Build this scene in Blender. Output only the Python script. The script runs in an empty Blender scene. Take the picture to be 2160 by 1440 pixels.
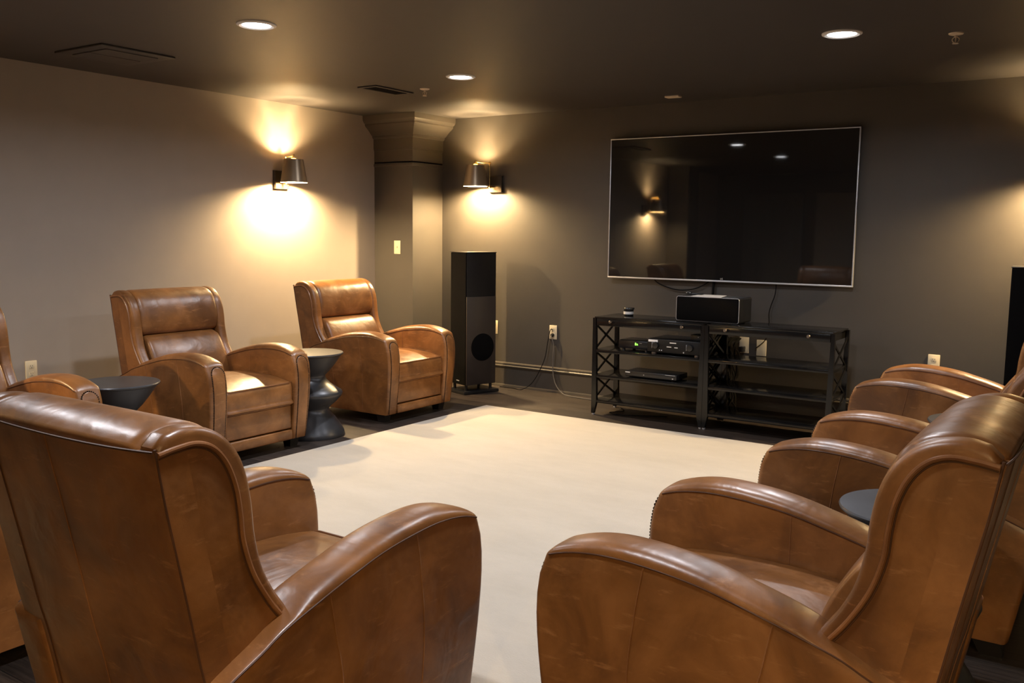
import bpy, bmesh, math, random
from mathutils import Vector, Matrix
PI = math.pi
scene = bpy.context.scene
C = scene.collection
# ------------------------------------------------------------------ camera
CAM_F, CAM_YAW, CAM_PITCH, CAM_ROLL, CAM_H = 1937.08, -0.593507, 0.117574, 0.0118665, 1.37582
def setup_camera():
    sy, cy = math.sin(CAM_YAW), math.cos(CAM_YAW); sp, cp = math.sin(CAM_PITCH), math.cos(CAM_PITCH)
    f = Vector((sy*cp, cy*cp, -sp)); r = Vector((cy, -sy, 0)); u = r.cross(f)
    c, s = math.cos(CAM_ROLL), math.sin(CAM_ROLL)
    r2 = c*r + s*u; u2 = -s*r + c*u
    cd = bpy.data.cameras.new('camera'); cd.sensor_fit = 'HORIZONTAL'; cd.sensor_width = 36
    cd.lens = CAM_F/2160*36; cd.clip_start = .05; cd.clip_end = 60
    o = bpy.data.objects.new('camera', cd); C.objects.link(o)
    m = Matrix((r2, u2, -f)).transposed().to_4x4(); m.translation = Vector((0, 0, CAM_H)); o.matrix_world = m
    scene.camera = o
setup_camera()
# ------------------------------------------------------------------ world and exposure
w = bpy.data.worlds.new('world'); scene.world = w; w.use_nodes = True
w.node_tree.nodes['Background'].inputs[0].default_value = (.75, .85, 1, 1)
w.node_tree.nodes['Background'].inputs[1].default_value = 0.0
vs = scene.view_settings
vs.view_transform = 'Standard'; vs.look = 'None'; vs.exposure = 0.1; vs.gamma = 1.0; vs.use_curve_mapping = False
DOWNLIGHT_W, SCONCE_LOW_W, SCONCE_UP_W = 19.0, 215.0, 75.0
WARM, COOL = (1.0, .72, .365), (.93, .94, 1.0)
# ------------------------------------------------------------------ room sizes
XL, XR, YF, YB, ZC = -5.82, 1.25, 6.77, -1.9, 2.40

# ------------------------------------------------------------------ materials
def new_mat(name):
    m = bpy.data.materials.new(name); m.use_nodes = True
    nt = m.node_tree; b = nt.nodes['Principled BSDF']
    return m, nt, b
def col(c): return (c[0], c[1], c[2], 1)
def simple(name, c, rough=.5, metal=0, spec=.5, bump=0, bscale=200, var=0.0, vscale=6, coat=0):
    m, nt, b = new_mat(name)
    b.inputs['Base Color'].default_value = col(c); b.inputs['Roughness'].default_value = rough
    b.inputs['Metallic'].default_value = metal; b.inputs['Specular IOR Level'].default_value = spec
    b.inputs['Coat Weight'].default_value = coat
    tc = nt.nodes.new('ShaderNodeTexCoord')
    n = nt.nodes.new('ShaderNodeTexNoise'); n.inputs['Scale'].default_value = vscale; n.inputs['Detail'].default_value = 4
    nt.links.new(tc.outputs['Object'], n.inputs['Vector'])
    if var:
        r = nt.nodes.new('ShaderNodeMapRange'); r.inputs['To Min'].default_value = 1-var; r.inputs['To Max'].default_value = 1+var
        r.inputs['From Min'].default_value = .3; r.inputs['From Max'].default_value = .7
        mx = nt.nodes.new('ShaderNodeMix'); mx.data_type = 'RGBA'; mx.blend_type = 'MULTIPLY'; mx.inputs[0].default_value = 1
        nt.links.new(n.outputs['Fac'], r.inputs['Value'])
        mx.inputs[6].default_value = col(c); nt.links.new(r.outputs[0], mx.inputs[7]); nt.links.new(mx.outputs[2], b.inputs['Base Color'])
    if bump:
        n2 = nt.nodes.new('ShaderNodeTexNoise'); n2.inputs['Scale'].default_value = bscale; n2.inputs['Detail'].default_value = 3
        nt.links.new(tc.outputs['Object'], n2.inputs['Vector'])
        bp = nt.nodes.new('ShaderNodeBump'); bp.inputs['Strength'].default_value = bump; bp.inputs['Distance'].default_value = .002
        nt.links.new(n2.outputs['Fac'], bp.inputs['Height']); nt.links.new(bp.outputs[0], b.inputs['Normal'])
    return m
def emit(name, c, s):
    m, nt, b = new_mat(name); b.inputs['Base Color'].default_value = col((.8, .8, .8))
    b.inputs['Emission Color'].default_value = col(c); b.inputs['Emission Strength'].default_value = s
    return m
def leather(name, dark, mid, light, scuff=True):
    m, nt, b = new_mat(name); N, L = nt.nodes, nt.links
    tc = N.new('ShaderNodeTexCoord'); oi = N.new('ShaderNodeObjectInfo')
    ad = N.new('ShaderNodeVectorMath'); ad.operation = 'ADD'
    sc = N.new('ShaderNodeVectorMath'); sc.operation = 'SCALE'; sc.inputs[0].default_value = (7.3, 3.1, 5.7)
    L.new(oi.outputs['Random'], sc.inputs['Scale']); L.new(tc.outputs['Object'], ad.inputs[0]); L.new(sc.outputs[0], ad.inputs[1])
    n1 = N.new('ShaderNodeTexNoise'); n1.inputs['Scale'].default_value = 4.0; n1.inputs['Detail'].default_value = 6; n1.inputs['Roughness'].default_value = .6; n1.inputs['Distortion'].default_value = .6
    L.new(ad.outputs[0], n1.inputs['Vector'])
    cr = N.new('ShaderNodeValToRGB'); e = cr.color_ramp.elements
    e[0].position = .33; e[0].color = col(dark); e[1].position = .7; e[1].color = col(light)
    k = e.new(.52); k.color = col(mid); L.new(n1.outputs['Fac'], cr.inputs[0])
    last = cr.outputs[0]
    if scuff:   # pale rubbed scratches
        mp = N.new('ShaderNodeMapping'); mp.inputs['Scale'].default_value = (5, 5, 22); mp.inputs['Rotation'].default_value = (.5, .7, .3)
        L.new(ad.outputs[0], mp.inputs[0])
        n2 = N.new('ShaderNodeTexNoise'); n2.inputs['Scale'].default_value = 2.0; n2.inputs['Detail'].default_value = 8; n2.inputs['Roughness'].default_value = .72
        L.new(mp.outputs[0], n2.inputs['Vector'])
        r = N.new('ShaderNodeMapRange'); r.inputs['From Min'].default_value = .57; r.inputs['From Max'].default_value = .72; r.inputs['To Max'].default_value = .6
        L.new(n2.outputs['Fac'], r.inputs['Value'])
        mx = N.new('ShaderNodeMix'); mx.data_type = 'RGBA'; L.new(r.outputs[0], mx.inputs[0]); L.new(last, mx.inputs[6])
        mx.inputs[7].default_value = col((light[0]*1.35, light[1]*1.5, light[2]*1.9)); last = mx.outputs[2]
    L.new(last, b.inputs['Base Color'])
    rr = N.new('ShaderNodeMapRange'); rr.inputs['From Min'].default_value = .3; rr.inputs['From Max'].default_value = .7
    rr.inputs['To Min'].default_value = .29; rr.inputs['To Max'].default_value = .43
    n3 = N.new('ShaderNodeTexNoise'); n3.inputs['Scale'].default_value = 9; n3.inputs['Detail'].default_value = 5
    L.new(ad.outputs[0], n3.inputs['Vector']); L.new(n3.outputs['Fac'], rr.inputs['Value']); L.new(rr.outputs[0], b.inputs['Roughness'])
    b.inputs['Specular IOR Level'].default_value = .6
    # grain plus soft wrinkles
    n4 = N.new('ShaderNodeTexVoronoi'); n4.inputs['Scale'].default_value = 420; L.new(tc.outputs['Object'], n4.inputs['Vector'])
    b1 = N.new('ShaderNodeBump'); b1.inputs['Strength'].default_value = .10; b1.inputs['Distance'].default_value = .0006; L.new(n4.outputs['Distance'], b1.inputs['Height'])
    n5 = N.new('ShaderNodeTexNoise'); n5.inputs['Scale'].default_value = 7; n5.inputs['Detail'].default_value = 3; n5.inputs['Distortion'].default_value = .5
    L.new(ad.outputs[0], n5.inputs['Vector'])
    b2 = N.new('ShaderNodeBump'); b2.inputs['Strength'].default_value = .5; b2.inputs['Distance'].default_value = .010
    L.new(n5.outputs['Fac'], b2.inputs['Height']); L.new(b1.outputs[0], b2.inputs['Normal']); L.new(b2.outputs[0], b.inputs['Normal'])
    return m
def mat_floor():
    m, nt, b = new_mat('dark_stained_planks'); N, L = nt.nodes, nt.links
    tc = N.new('ShaderNodeTexCoord')
    br = N.new('ShaderNodeTexBrick'); br.inputs['Scale'].default_value = 1; br.offset = .37; br.offset_frequency = 2
    br.inputs['Brick Width'].default_value = 1.1; br.inputs['Row Height'].default_value = .125; br.inputs['Mortar Size'].default_value = .0022
    br.inputs['Color1'].default_value = col((.020, .014, .011)); br.inputs['Color2'].default_value = col((.042, .030, .023)); br.inputs['Mortar'].default_value = col((.008, .006, .005))
    L.new(tc.outputs['Object'], br.inputs['Vector'])
    mp = N.new('ShaderNodeMapping'); mp.inputs['Scale'].default_value = (1.5, 28, 1); L.new(tc.outputs['Object'], mp.inputs[0])
    n = N.new('ShaderNodeTexNoise'); n.inputs['Scale'].default_value = 2; n.inputs['Detail'].default_value = 8; n.inputs['Roughness'].default_value = .7; L.new(mp.outputs[0], n.inputs['Vector'])
    r = N.new('ShaderNodeMapRange'); r.inputs['From Min'].default_value = .3; r.inputs['From Max'].default_value = .72; r.inputs['To Min'].default_value = .45; r.inputs['To Max'].default_value = 2.1
    L.new(n.outputs['Fac'], r.inputs['Value'])
    mx = N.new('ShaderNodeMix'); mx.data_type = 'RGBA'; mx.blend_type = 'MULTIPLY'; mx.inputs[0].default_value = 1
    L.new(br.outputs['Color'], mx.inputs[6]); L.new(r.outputs[0], mx.inputs[7])
    # pale worn patches
    n2 = N.new('ShaderNodeTexNoise'); n2.inputs['Scale'].default_value = 2.6; n2.inputs['Detail'].default_value = 10; n2.inputs['Roughness'].default_value = .75; L.new(tc.outputs['Object'], n2.inputs['Vector'])
    r2 = N.new('ShaderNodeMapRange'); r2.inputs['From Min'].default_value = .58; r2.inputs['From Max'].default_value = .72; r2.inputs['To Max'].default_value = .4; L.new(n2.outputs['Fac'], r2.inputs['Value'])
    m2 = N.new('ShaderNodeMix'); m2.data_type = 'RGBA'; L.new(r2.outputs[0], m2.inputs[0]); L.new(mx.outputs[2], m2.inputs[6]); m2.inputs[7].default_value = col((.12, .09, .065))
    L.new(m2.outputs[2], b.inputs['Base Color'])
    r3 = N.new('ShaderNodeMapRange'); r3.inputs['To Min'].default_value = .38; r3.inputs['To Max'].default_value = .6; L.new(n.outputs['Fac'], r3.inputs['Value']); L.new(r3.outputs[0], b.inputs['Roughness'])
    bp = N.new('ShaderNodeBump'); bp.inputs['Strength'].default_value = .35; bp.inputs['Distance'].default_value = .002; L.new(n.outputs['Fac'], bp.inputs['Height']); L.new(bp.outputs[0], b.inputs['Normal'])
    return m
def mat_rug():
    m, nt, b = new_mat('cream_wool_pile'); N, L = nt.nodes, nt.links
    tc = N.new('ShaderNodeTexCoord')
    mp = N.new('ShaderNodeMapping'); mp.inputs['Scale'].default_value = (1.2, 3, 1); mp.inputs['Rotation'].default_value = (0, 0, .6); L.new(tc.outputs['Object'], mp.inputs[0])
    n = N.new('ShaderNodeTexNoise'); n.inputs['Scale'].default_value = 1.6; n.inputs['Detail'].default_value = 6; n.inputs['Roughness'].default_value = .65; L.new(mp.outputs[0], n.inputs['Vector'])
    cr = N.new('ShaderNodeValToRGB'); e = cr.color_ramp.elements
    e[0].position = .3; e[0].color = col((.50, .445, .37)); e[1].position = .7; e[1].color = col((.57, .51, .43)); L.new(n.outputs['Fac'], cr.inputs[0])
    L.new(cr.outputs[0], b.inputs['Base Color']); b.inputs['Roughness'].default_value = .95; b.inputs['Specular IOR Level'].default_value = .1
    b.inputs['Sheen Weight'].default_value = .25
    n2 = N.new('ShaderNodeTexNoise'); n2.inputs['Scale'].default_value = 160; n2.inputs['Detail'].default_value = 4; L.new(tc.outputs['Object'], n2.inputs['Vector'])
    bp = N.new('ShaderNodeBump'); bp.inputs['Strength'].default_value = .6; bp.inputs['Distance'].default_value = .004; L.new(n2.outputs['Fac'], bp.inputs['Height']); L.new(bp.outputs[0], b.inputs['Normal'])
    return m
M = dict(
    dark_paint=simple('charcoal_taupe_paint', (.066, .0575, .049), .55, bump=.12, bscale=260, spec=.35, var=.03),
    ceil_paint=simple('charcoal_ceiling_paint', (.056, .048, .044), .5, bump=.10, bscale=200, spec=.4, var=.03),
    light_paint=simple('greige_wall_paint', (.36, .305, .255), .6, bump=.12, bscale=260, spec=.3, var=.02),
    trim_paint=simple('charcoal_trim_paint', (.076, .064, .052), .32, spec=.5),
    floor=mat_floor(), rug=mat_rug(),
    leather=leather('tan_brown_leather', (.120, .046, .0135), (.215, .086, .0235), (.320, .134, .041)),
    seam=simple('leather_stitching', (.075, .028, .010), .5),
    welt=leather('leather_welting', (.170, .066, .022), (.235, .096, .034), (.33, .15, .06), scuff=False),
    nail=simple('antique_nailheads', (.022, .014, .010), .35, metal=.8),
    legwood=simple('black_stained_wood', (.012, .010, .009), .35),
    table=simple('blackened_metal', (.045, .046, .052), .36, metal=.35, spec=.6, var=.25, vscale=5),
    console=simple('black_lacquer', (.0065, .0060, .0058), .18, spec=.32, var=.1),
    knob=simple('pewter_knob', (.16, .13, .11), .4, metal=.8),
    blackplastic=simple('black_plastic', (.010, .010, .011), .32),
    blackmatte=simple('matt_black_vinyl', (.0065, .0058, .006), .5, spec=.22, bump=.2, bscale=400),
    grille=simple('speaker_grille_cloth', (.0016, .0014, .0015), .9, spec=.1, bump=.08, bscale=900),
    sidepanel=simple('dark_brown_speaker_panel', (.030, .022, .018), .45),
    silver=simple('brushed_silver', (.60, .61, .65), .35, metal=.55),
    screen=simple('black_glass_screen', (.011, .010, .0095), .03, spec=.75),
    brass=simple('aged_brass', (.78, .53, .20), .25, metal=1),
    bronze=simple('brushed_bronze_shade', (.30, .23, .155), .36, metal=.5),
    shade_in=simple('pale_shade_lining', (.85, .72, .5), .5),
    plate_dark=simple('dark_bronze_plate', (.085, .070, .055), .3, metal=.7),
    ivory=simple('ivory_plastic', (.70, .60, .42), .35),
    slot=simple('dark_slot', (.03, .02, .015), .6),
    white=simple('white_trim', (.75, .73, .70), .4),
    paper=simple('white_paper', (.75, .74, .74), .7),
    cable=simple('black_cable', (.008, .007, .007), .8, spec=.1),
    greycable=simple('grey_cable', (.10, .09, .085), .5),
    lens=emit('lit_lens', (.95, .97, 1.0), 28),
    bulb=emit('lit_bulb', (1.0, .80, .50), 30),
    green=emit('green_digits', (.25, 1.0, .02), 2.2),
    mark=simple('pale_printed_mark', (.62, .60, .57), .5),
    sprink=simple('cream_sprinkler', (.62, .52, .40), .4),
    greydoor=simple('grey_door_paint', (.20, .19, .18), .4),
    palewood=simple('pale_panel', (.45, .42, .37), .5),
)

# ------------------------------------------------------------------ mesh helpers
class MB:
    def __init__(s): s.v = []; s.f = []; s.m = []
    def add(s, vs, fs, mi=0):
        o = len(s.v); s.v += [tuple(v) for v in vs]
        for f in fs: s.f.append([i+o for i in f]); s.m.append(mi)
        return s
    def box(s, x0, x1, y0, y1, z0, z1, bev=0, mi=0, seg=2):
        bm = bmesh.new(); bmesh.ops.create_cube(bm, size=1)
        for v in bm.verts: v.co = Vector(((x0+x1)/2+v.co.x*(x1-x0), (y0+y1)/2+v.co.y*(y1-y0), (z0+z1)/2+v.co.z*(z1-z0)))
        if bev: bmesh.ops.bevel(bm, geom=bm.edges[:], offset=bev, segments=seg, profile=.5, affect='EDGES')
        bm.verts.index_update(); s.add([v.co for v in bm.verts], [[v.index for v in f.verts] for f in bm.faces], mi); bm.free(); return s
    def tube(s, pts, r, seg=8, closed=False, mi=0, cap=True):
        pts = [Vector(p) for p in pts]; n = len(pts); rings = []
        up = None
        for i in range(n):
            a = pts[(i-1) % n] if (closed or i > 0) else pts[i]; b = pts[(i+1) % n] if (closed or i < n-1) else pts[i]
            t = (b-a); t = t.normalized() if t.length > 1e-9 else Vector((1, 0, 0))
            if up is None:
                up = Vector((0, 0, 1)) if abs(t.z) < .9 else Vector((1, 0, 0))
            u = (up - t*up.dot(t))
            u = u.normalized() if u.length > 1e-6 else t.orthogonal().normalized()
            up = u; w_ = t.cross(u); rr = r[i] if isinstance(r, (list, tuple)) else r
            rings.append([pts[i]+u*math.cos(2*PI*k/seg)*rr+w_*math.sin(2*PI*k/seg)*rr for k in range(seg)])
        return s.loft(rings, closed_u=closed, cap=cap and not closed, mi=mi)
    def loft(s, rings, closed_u=False, cap=True, mi=0, closed_v=True):
        n = len(rings); k = len(rings[0]); vs_ = [p for r in rings for p in r]; fs = []
        for i in range(n if closed_u else n-1):
            for j in range(k if closed_v else k-1):
                a = i*k+j; b = i*k+(j+1) % k; c = ((i+1) % n)*k+(j+1) % k; d = ((i+1) % n)*k+j
                fs.append([a, b, c, d])
        if cap and closed_v:
            fs.append(list(range(k))[::-1]); fs.append([(n-1)*k+j for j in range(k)])
        return s.add(vs_, fs, mi)
    def lathe(s, prof, seg=48, c=(0, 0, 0), mi=0, cap=True, axis='z', rot=None):
        rings = []
        for r, z in prof:
            ring = []
            for k in range(seg):
                a = 2*PI*k/seg; p = Vector((r*math.cos(a), r*math.sin(a), z))
                if axis == 'y': p = Vector((p.x, p.z, p.y))
                if axis == 'x': p = Vector((p.z, p.x, p.y))
                if rot is not None: p = rot @ p
                ring.append(p+Vector(c))
            rings.append(ring)
        return s.loft(rings, cap=cap, mi=mi)
    def extr(s, poly, w0, w1, bev=.01, seg=3, fn=None, inner=0, mi=0):
        """closed 2D outline (a,b) extruded along w with rounded rims; fn(a,b,w)->xyz"""
        fn = fn or (lambda a, b, w_: (a, w_, b))
        P = [Vector(p) for p in poly]; n = len(P); N_ = []
        area = sum(P[i].x*P[(i+1) % n].y-P[(i+1) % n].x*P[i].y for i in range(n)); sg = 1 if area > 0 else -1
        for i in range(n):
            e1 = (P[i]-P[i-1]).normalized(); e2 = (P[(i+1) % n]-P[i]).normalized()
            n1 = Vector((-e1.y, e1.x))*sg; n2 = Vector((-e2.y, e2.x))*sg; m_ = n1+n2
            m_ = m_.normalized() if m_.length > 1e-6 else n1
            N_.append(m_/max(.45, m_.dot(n1)))
        rings = []
        def ring(d, w_): rings.append([fn(P[i].x+N_[i].x*d, P[i].y+N_[i].y*d, w_) for i in range(n)])
        sw = 1 if w1 > w0 else -1
        for k in range(seg+1):
            a = PI/2*k/seg; ring(bev*(1-math.sin(a)), w0+sw*bev*(1-math.cos(a)))
        for k in range(1, inner+1): ring(0, w0+sw*bev+(w1-w0-2*sw*bev)*k/(inner+1))
        for k in range(seg+1):
            a = PI/2*k/seg; ring(bev*(1-math.cos(a)), w1-sw*bev*(1-math.sin(a)))
        return s.loft(rings, mi=mi)
    def build(s, name, mats, parent=None, smooth=True, angle=38, loc=None):
        me = bpy.data.meshes.new(name); me.from_pydata(s.v, [], s.f)
        if not isinstance(mats, (list, tuple)): mats = [mats]
        for m in mats: me.materials.append(m)
        for p, mi in zip(me.polygons, s.m): p.material_index = mi; p.use_smooth = smooth
        bm = bmesh.new(); bm.from_mesh(me); bmesh.ops.recalc_face_normals(bm, faces=bm.faces[:])
        big = [f for f in bm.faces if len(f.verts) > 4]
        if big: bmesh.ops.triangulate(bm, faces=big)
        bm.to_mesh(me); bm.free()
        if smooth: me.set_sharp_from_angle(angle=math.radians(angle))
        o = bpy.data.objects.new(name, me); C.objects.link(o)
        if parent is not None: o.parent = parent
        if loc: o.location = loc
        return o
def tag(o, label, cat, group=None):
    o['label'] = label; o['category'] = cat
    if group: o['group'] = group
    return o
def thing(name, label, cat, loc=(0, 0, 0), rz=0, group=None):
    o = bpy.data.objects.new(name, None); o.empty_display_size = .1; C.objects.link(o)
    o.location = loc; o.rotation_euler = (0, 0, rz)
    return tag(o, label, cat, group)
def struct(name, mb, m, parent=None, **k):
    o = mb.build(name, m, parent, **k)
    if parent is None: o['kind'] = 'structure'
    return o
def dup(root, loc, rz, label):
    r = root.copy(); C.objects.link(r); r.location = loc; r.rotation_euler = (0, 0, rz); r['label'] = label
    for ch in list(root.children):
        c = ch.copy(); C.objects.link(c); c.parent = r
        for g in list(ch.children):
            d = g.copy(); C.objects.link(d); d.parent = c
    return r
def cr(pts, n=6, closed=False):
    """Catmull-Rom resample"""
    P = [Vector(p) for p in pts]; out = []; m = len(P)
    for i in range(m if closed else m-1):
        p0 = P[(i-1) % m] if (closed or i > 0) else P[0]*2-P[1]; p1 = P[i]; p2 = P[(i+1) % m]
        p3 = P[(i+2) % m] if (closed or i < m-2) else P[-1]*2-P[-2]
        for k in range(n):
            t = k/n
            out.append(.5*((2*p1)+(p2-p0)*t+(2*p0-5*p1+4*p2-p3)*t*t+(3*p1-p0-3*p2+p3)*t**3))
    if not closed: out.append(P[-1])
    return out
def interp(tab, x):
    if x <= tab[0][0]: return tab[0][1]
    for (a, b), (c, d) in zip(tab, tab[1:]):
        if x <= c:
            t = (x-a)/(c-a); return b+(d-b)*t
    return tab[-1][1]
def table_of(pts, n=8): return sorted([(p.x, p.y) for p in cr([(a, b) for a, b in pts], n)])
def text_mesh(name, txt, size, m, parent, loc, rot=(PI/2, 0, 0)):
    cu = bpy.data.curves.new(name, 'FONT'); cu.body = txt; cu.size = size; cu.align_x = 'CENTER'; cu.align_y = 'CENTER'; cu.extrude = .0004
    t = bpy.data.objects.new(name+'_tmp', cu); C.objects.link(t)
    dg = bpy.context.evaluated_depsgraph_get(); me = bpy.data.meshes.new_from_object(t.evaluated_get(dg))
    bpy.data.objects.remove(t); me.materials.clear(); me.materials.append(m)
    o = bpy.data.objects.new(name, me); C.objects.link(o); o.parent = parent; o.location = loc; o.rotation_euler = rot
    return o

# ================================================================== THE ROOM
T = .12
b = MB(); b.box(XL-T, XR+T, YB-T, YF+T, -.1, 0); struct('floor', b, M['floor'])
b = MB(); b.box(XL-T, XR+T, YB-T, YF+T, ZC, ZC+.1); struct('ceiling', b, M['ceil_paint'])
b = MB(); b.box(XL-T, XL, YB-T, YF+T, 0, ZC); struct('wall_left', b, M['light_paint'])
b = MB(); b.box(XL, XR, YF, YF+T, 0, ZC); struct('wall_front', b, M['dark_paint'])
b = MB(); b.box(XR, XR+T, YB-T, YF+T, 0, ZC); struct('wall_right', b, M['dark_paint'])
b = MB(); b.box(XL, XR, YB-T, YB, 0, ZC); struct('wall_back', b, M['dark_paint'])
# corner pilaster and its flared capital
PX, PY = -5.365, 6.345
b = MB(); b.box(XL, PX, PY, YF, 0, 2.0)
struct('trim_1', b, M['dark_paint'])
def crown_loft(prof):
    rings = []
    for off, z in prof: rings.append([(XL, PY-off, z), (PX+off, PY-off, z), (PX+off, YF, z), (XL, YF, z)])
    return rings
b = MB()
prof = [(0, 1.955), (.006, 1.96), (.010, 1.972), (.006, 1.984), (.0, 1.99), (.0, 2.098), (.004, 2.10), (.005, 2.104), (.004, 2.112), (.009, 2.116), (.009, 2.205),
        (.018, 2.21), (.026, 2.222), (.026, 2.232), (.040, 2.24), (.060, 2.262), (.085, 2.285), (.112, 2.305), (.122, 2.318), (.122, 2.33), (.134, 2.337), (.147, 2.355), (.150, 2.372), (.150, ZC)]
b.loft(crown_loft(prof)); struct('trim_2', b, M['trim_paint'], angle=25)
# baseboards: dark board, grooved cap and a shoe strip
BASE = [(0, 0), (.024, 0), (.024, .012), (.020, .022), (.013, .024), (.013, .165), (.018, .170), (.018, .176), (.030, .182), (.032, .190), (.026, .197), (.020, .199), (.020, .204), (.024, .208), (.022, .216), (.012, .221), (0, .222)]
def baseboard(name, p0, p1, nx, ny):
    b = MB(); rings = []
    for p in (p0, p1): rings.append([(p[0]+nx*d, p[1]+ny*d, z) for d, z in BASE])
    b.loft(rings); struct(name, b, M['trim_paint'], angle=30)
baseboard('baseboard_front', (PX, YF), (XR, YF), 0, -1)
baseboard('baseboard_left', (XL, YB), (XL, PY), 1, 0)
baseboard('baseboard_right', (XR, YB), (XR, YF), -1, 0)
baseboard('baseboard_back', (XL, YB), (XR, YB), 0, 1)
# far end of the room behind the camera, seen only as a dim reflection in the screen
b = MB(); b.box(XL, XL+.34, -.1, .3, 0, ZC); struct('trim_3', b, M['dark_paint'])
d = MB(); d.box(-5.35, -4.35, YB, YB+.05, 0, 2.08, .004); dd = struct('door_1', d, M['greydoor'])
p = MB()
for i in range(5): p.box(-5.29+i*.2, -5.15+i*.2, YB+.05, YB+.058, .12, 1.98, .003)
p.build('door_panel', M['greydoor'], dd)
d = MB(); d.box(-4.15, -3.35, YB, YB+.05, 0, 2.08, .004); d2 = struct('door_2', d, M['palewood'])
p = MB(); p.lathe([(.0, 0), (.012, 0), (.012, .03), (.028, .035), (.03, .05), (.02, .065), (0, .066)], 16, (-3.48, YB+.05, 1.0), axis='y'); p.build('door_handle', M['brass'], d2)

# rug
b = MB(); b.box(-4.20, -1.20, 2.02, 5.866, .0, .012, .004)
tag(b.build('area_rug', M['rug']), 'large plain cream area rug in the middle of the dark floor', 'rug')

# ================================================================== ARMCHAIR
SEAM = table_of([(-.90, .425), (-.845, .457), (-.76, .492), (-.70, .520), (-.60, .550), (-.50, .577), (-.40, .601), (-.30, .615), (-.20, .622), (-.12, .620), (-.06, .611), (-.02, .598), (.02, .580)])
ROLL = table_of([(-.90, .004), (-.72, .006), (-.66, .010), (-.625, .022), (-.58, .027), (-.45, .030), (-.30, .033), (-.15, .031), (-.05, .028), (.02, .020)], 4)
FRONT = table_of([(.0, -.004), (.06, 0), (.20, .016), (.34, .030), (.45, .034), (.53, .026), (.58, .010), (.62, -.012), (.66, -.05)], 6)
def smooth01(t): t = max(0, min(1, t)); return t*t*(3-2*t)
def arm_warp(u, v, z):
    """u nominal in [-.88,0]; slants the rear, bellies the front"""
    rear = -.80-.085*min(1, max(0, z)/.45)
    t = (u+.88)/.88
    x = rear*(1-t)+u*0 + 0*t
    x = rear*(1-t)
    return x + interp(FRONT, z)*smooth01((t-.72)/.28)
def vout(z): return .372+.020*math.sin(min(1, max(0, (z-.06)/.60))*PI*.55)
VIN, VC = .258, .326
def arm_section(u, inset, s, nb=10, nr=14):
    zs = interp(SEAM, u); zt = zs+interp(ROLL, u)-inset; pts = []
    zb = .062+inset*.6
    for i in range(nb+1):
        z = zb+(zs-zb)*i/nb; pts.append((vout(z)-inset, z))
    top = vout(zs)-inset; inn = .262+inset
    for i in range(1, nr):
        a = PI*i/nr; ca, sa = math.cos(a), math.sin(a)
        e = .8
        cx = math.copysign(abs(ca)**e, ca); sx = sa**e
        mid = (top+inn)/2; hw = (top-inn)/2
        pts.append((mid+hw*cx, zs+(zt-zs)*sx))
    for i in range(nb+1):
        z = zs+(zb-zs)*i/nb; pts.append((inn-.004*(1-abs(2*i/nb-1)), z))
    return [Vector((arm_warp(u, v, z), s*v, z)) for v, z in pts]
def make_arm(s, root):
    b = MB(); rings = []; R_ = .018
    for k in range(5):
        a = PI/2*k/4; rings.append(arm_section(-.88+R_*(1-math.cos(a)), R_*(1-math.sin(a)), s))
    for i in range(1, 40): rings.append(arm_section(-.88+R_+(.88-2*R_)*i/40, 0, s))
    for k in range(7):
        a = PI/2*k/6; rings.append(arm_section(-R_+R_*math.sin(a), R_*(1-math.cos(a)), s))
    b.loft(rings)
    # stitched seams
    for side in (0, 1):
        pts = []
        for i in range(46):
            u = -.86+.848*i/45; zs = interp(SEAM, u)
            v = vout(zs)+.0002 if side == 0 else .2618
            if side == 1 and u < -.62: continue
            pts.append((arm_warp(u, v, zs), s*v, zs))
        b.tube(pts, .0024, 6, mi=1)
    for u0 in (-.262, -.565):
        pts = []; zs = interp(SEAM, u0)
        for i in range(22):
            z = zs-(zs-.066)*i/21; uu = u0+.035*math.sin(PI*i/21)*.9
            v = vout(z)+.0000; pts.append((arm_warp(uu, v, z), s*v, z))
        b.tube(pts, .0017, 6, mi=2)
    for u0 in (-.40,):
        pts = []; zs = interp(SEAM, u0)
        for i in range(12):
            z = zs-(zs-.40)*i/11; v = .2625-.004*(1-abs(2*(zs-z)/(zs-.062)-1)); pts.append((arm_warp(u0, v, z), s*v, z))
        b.tube(pts, .0016, 6, mi=2)
    arm = b.build('arm', [M['leather'], M['seam'], M['welt']], root, angle=60)
    # padded pill-shaped facing
    vi0, vi1, vo0, vo1 = .282, .280, .355, .365
    out = []
    zt = .588; zc = zt-.045
    for i in range(12): z = .066+(zc-.066)*i/11; out.append((vo0+(vo1-vo0)*i/11, z))
    cv = (vo1+vi1)/2; hr = (vo1-vi1)/2
    for i in range(1, 12): a = PI*i/12; out.append((cv+hr*math.cos(a), zc+.045*math.sin(a)))
    for i in range(12): z = zc+(.066-zc)*i/11; out.append((vi1+(vi0-vi1)*i/11, z))
    p = MB()
    p.extr(out, -.012, .0045, .004, 3, fn=lambda a, z, w_: (interp(FRONT, z)+w_, s*a, z))
    pill = p.build('arm_facing', M['leather'], arm, angle=60)
    nb = MB(); path = out[:]; L_ = 0; nxt = 0
    rows = []
    for (a0, z0), (a1, z1) in zip(path, path[1:]):
        d = math.hypot(a1-a0, z1-z0)
        while nxt <= L_+d:
            t = (nxt-L_)/d; rows.append((a0+(a1-a0)*t, z0+(z1-z0)*t)); nxt += .0098
        L_ += d
    for a, z in rows:
        cx = cv+(a-cv)*1.045; c = Vector((interp(FRONT, z)+.0002, s*cx, z+(.0025 if z > zc else 0)))
        nb.lathe([(.0043, 0), (.0040, .0018), (.0022, .0033), (.0003, .0038)], 6, c, axis='x')
    nb.build('nailhead_trim', M['nail'], arm, angle=80)
    return arm

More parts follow.
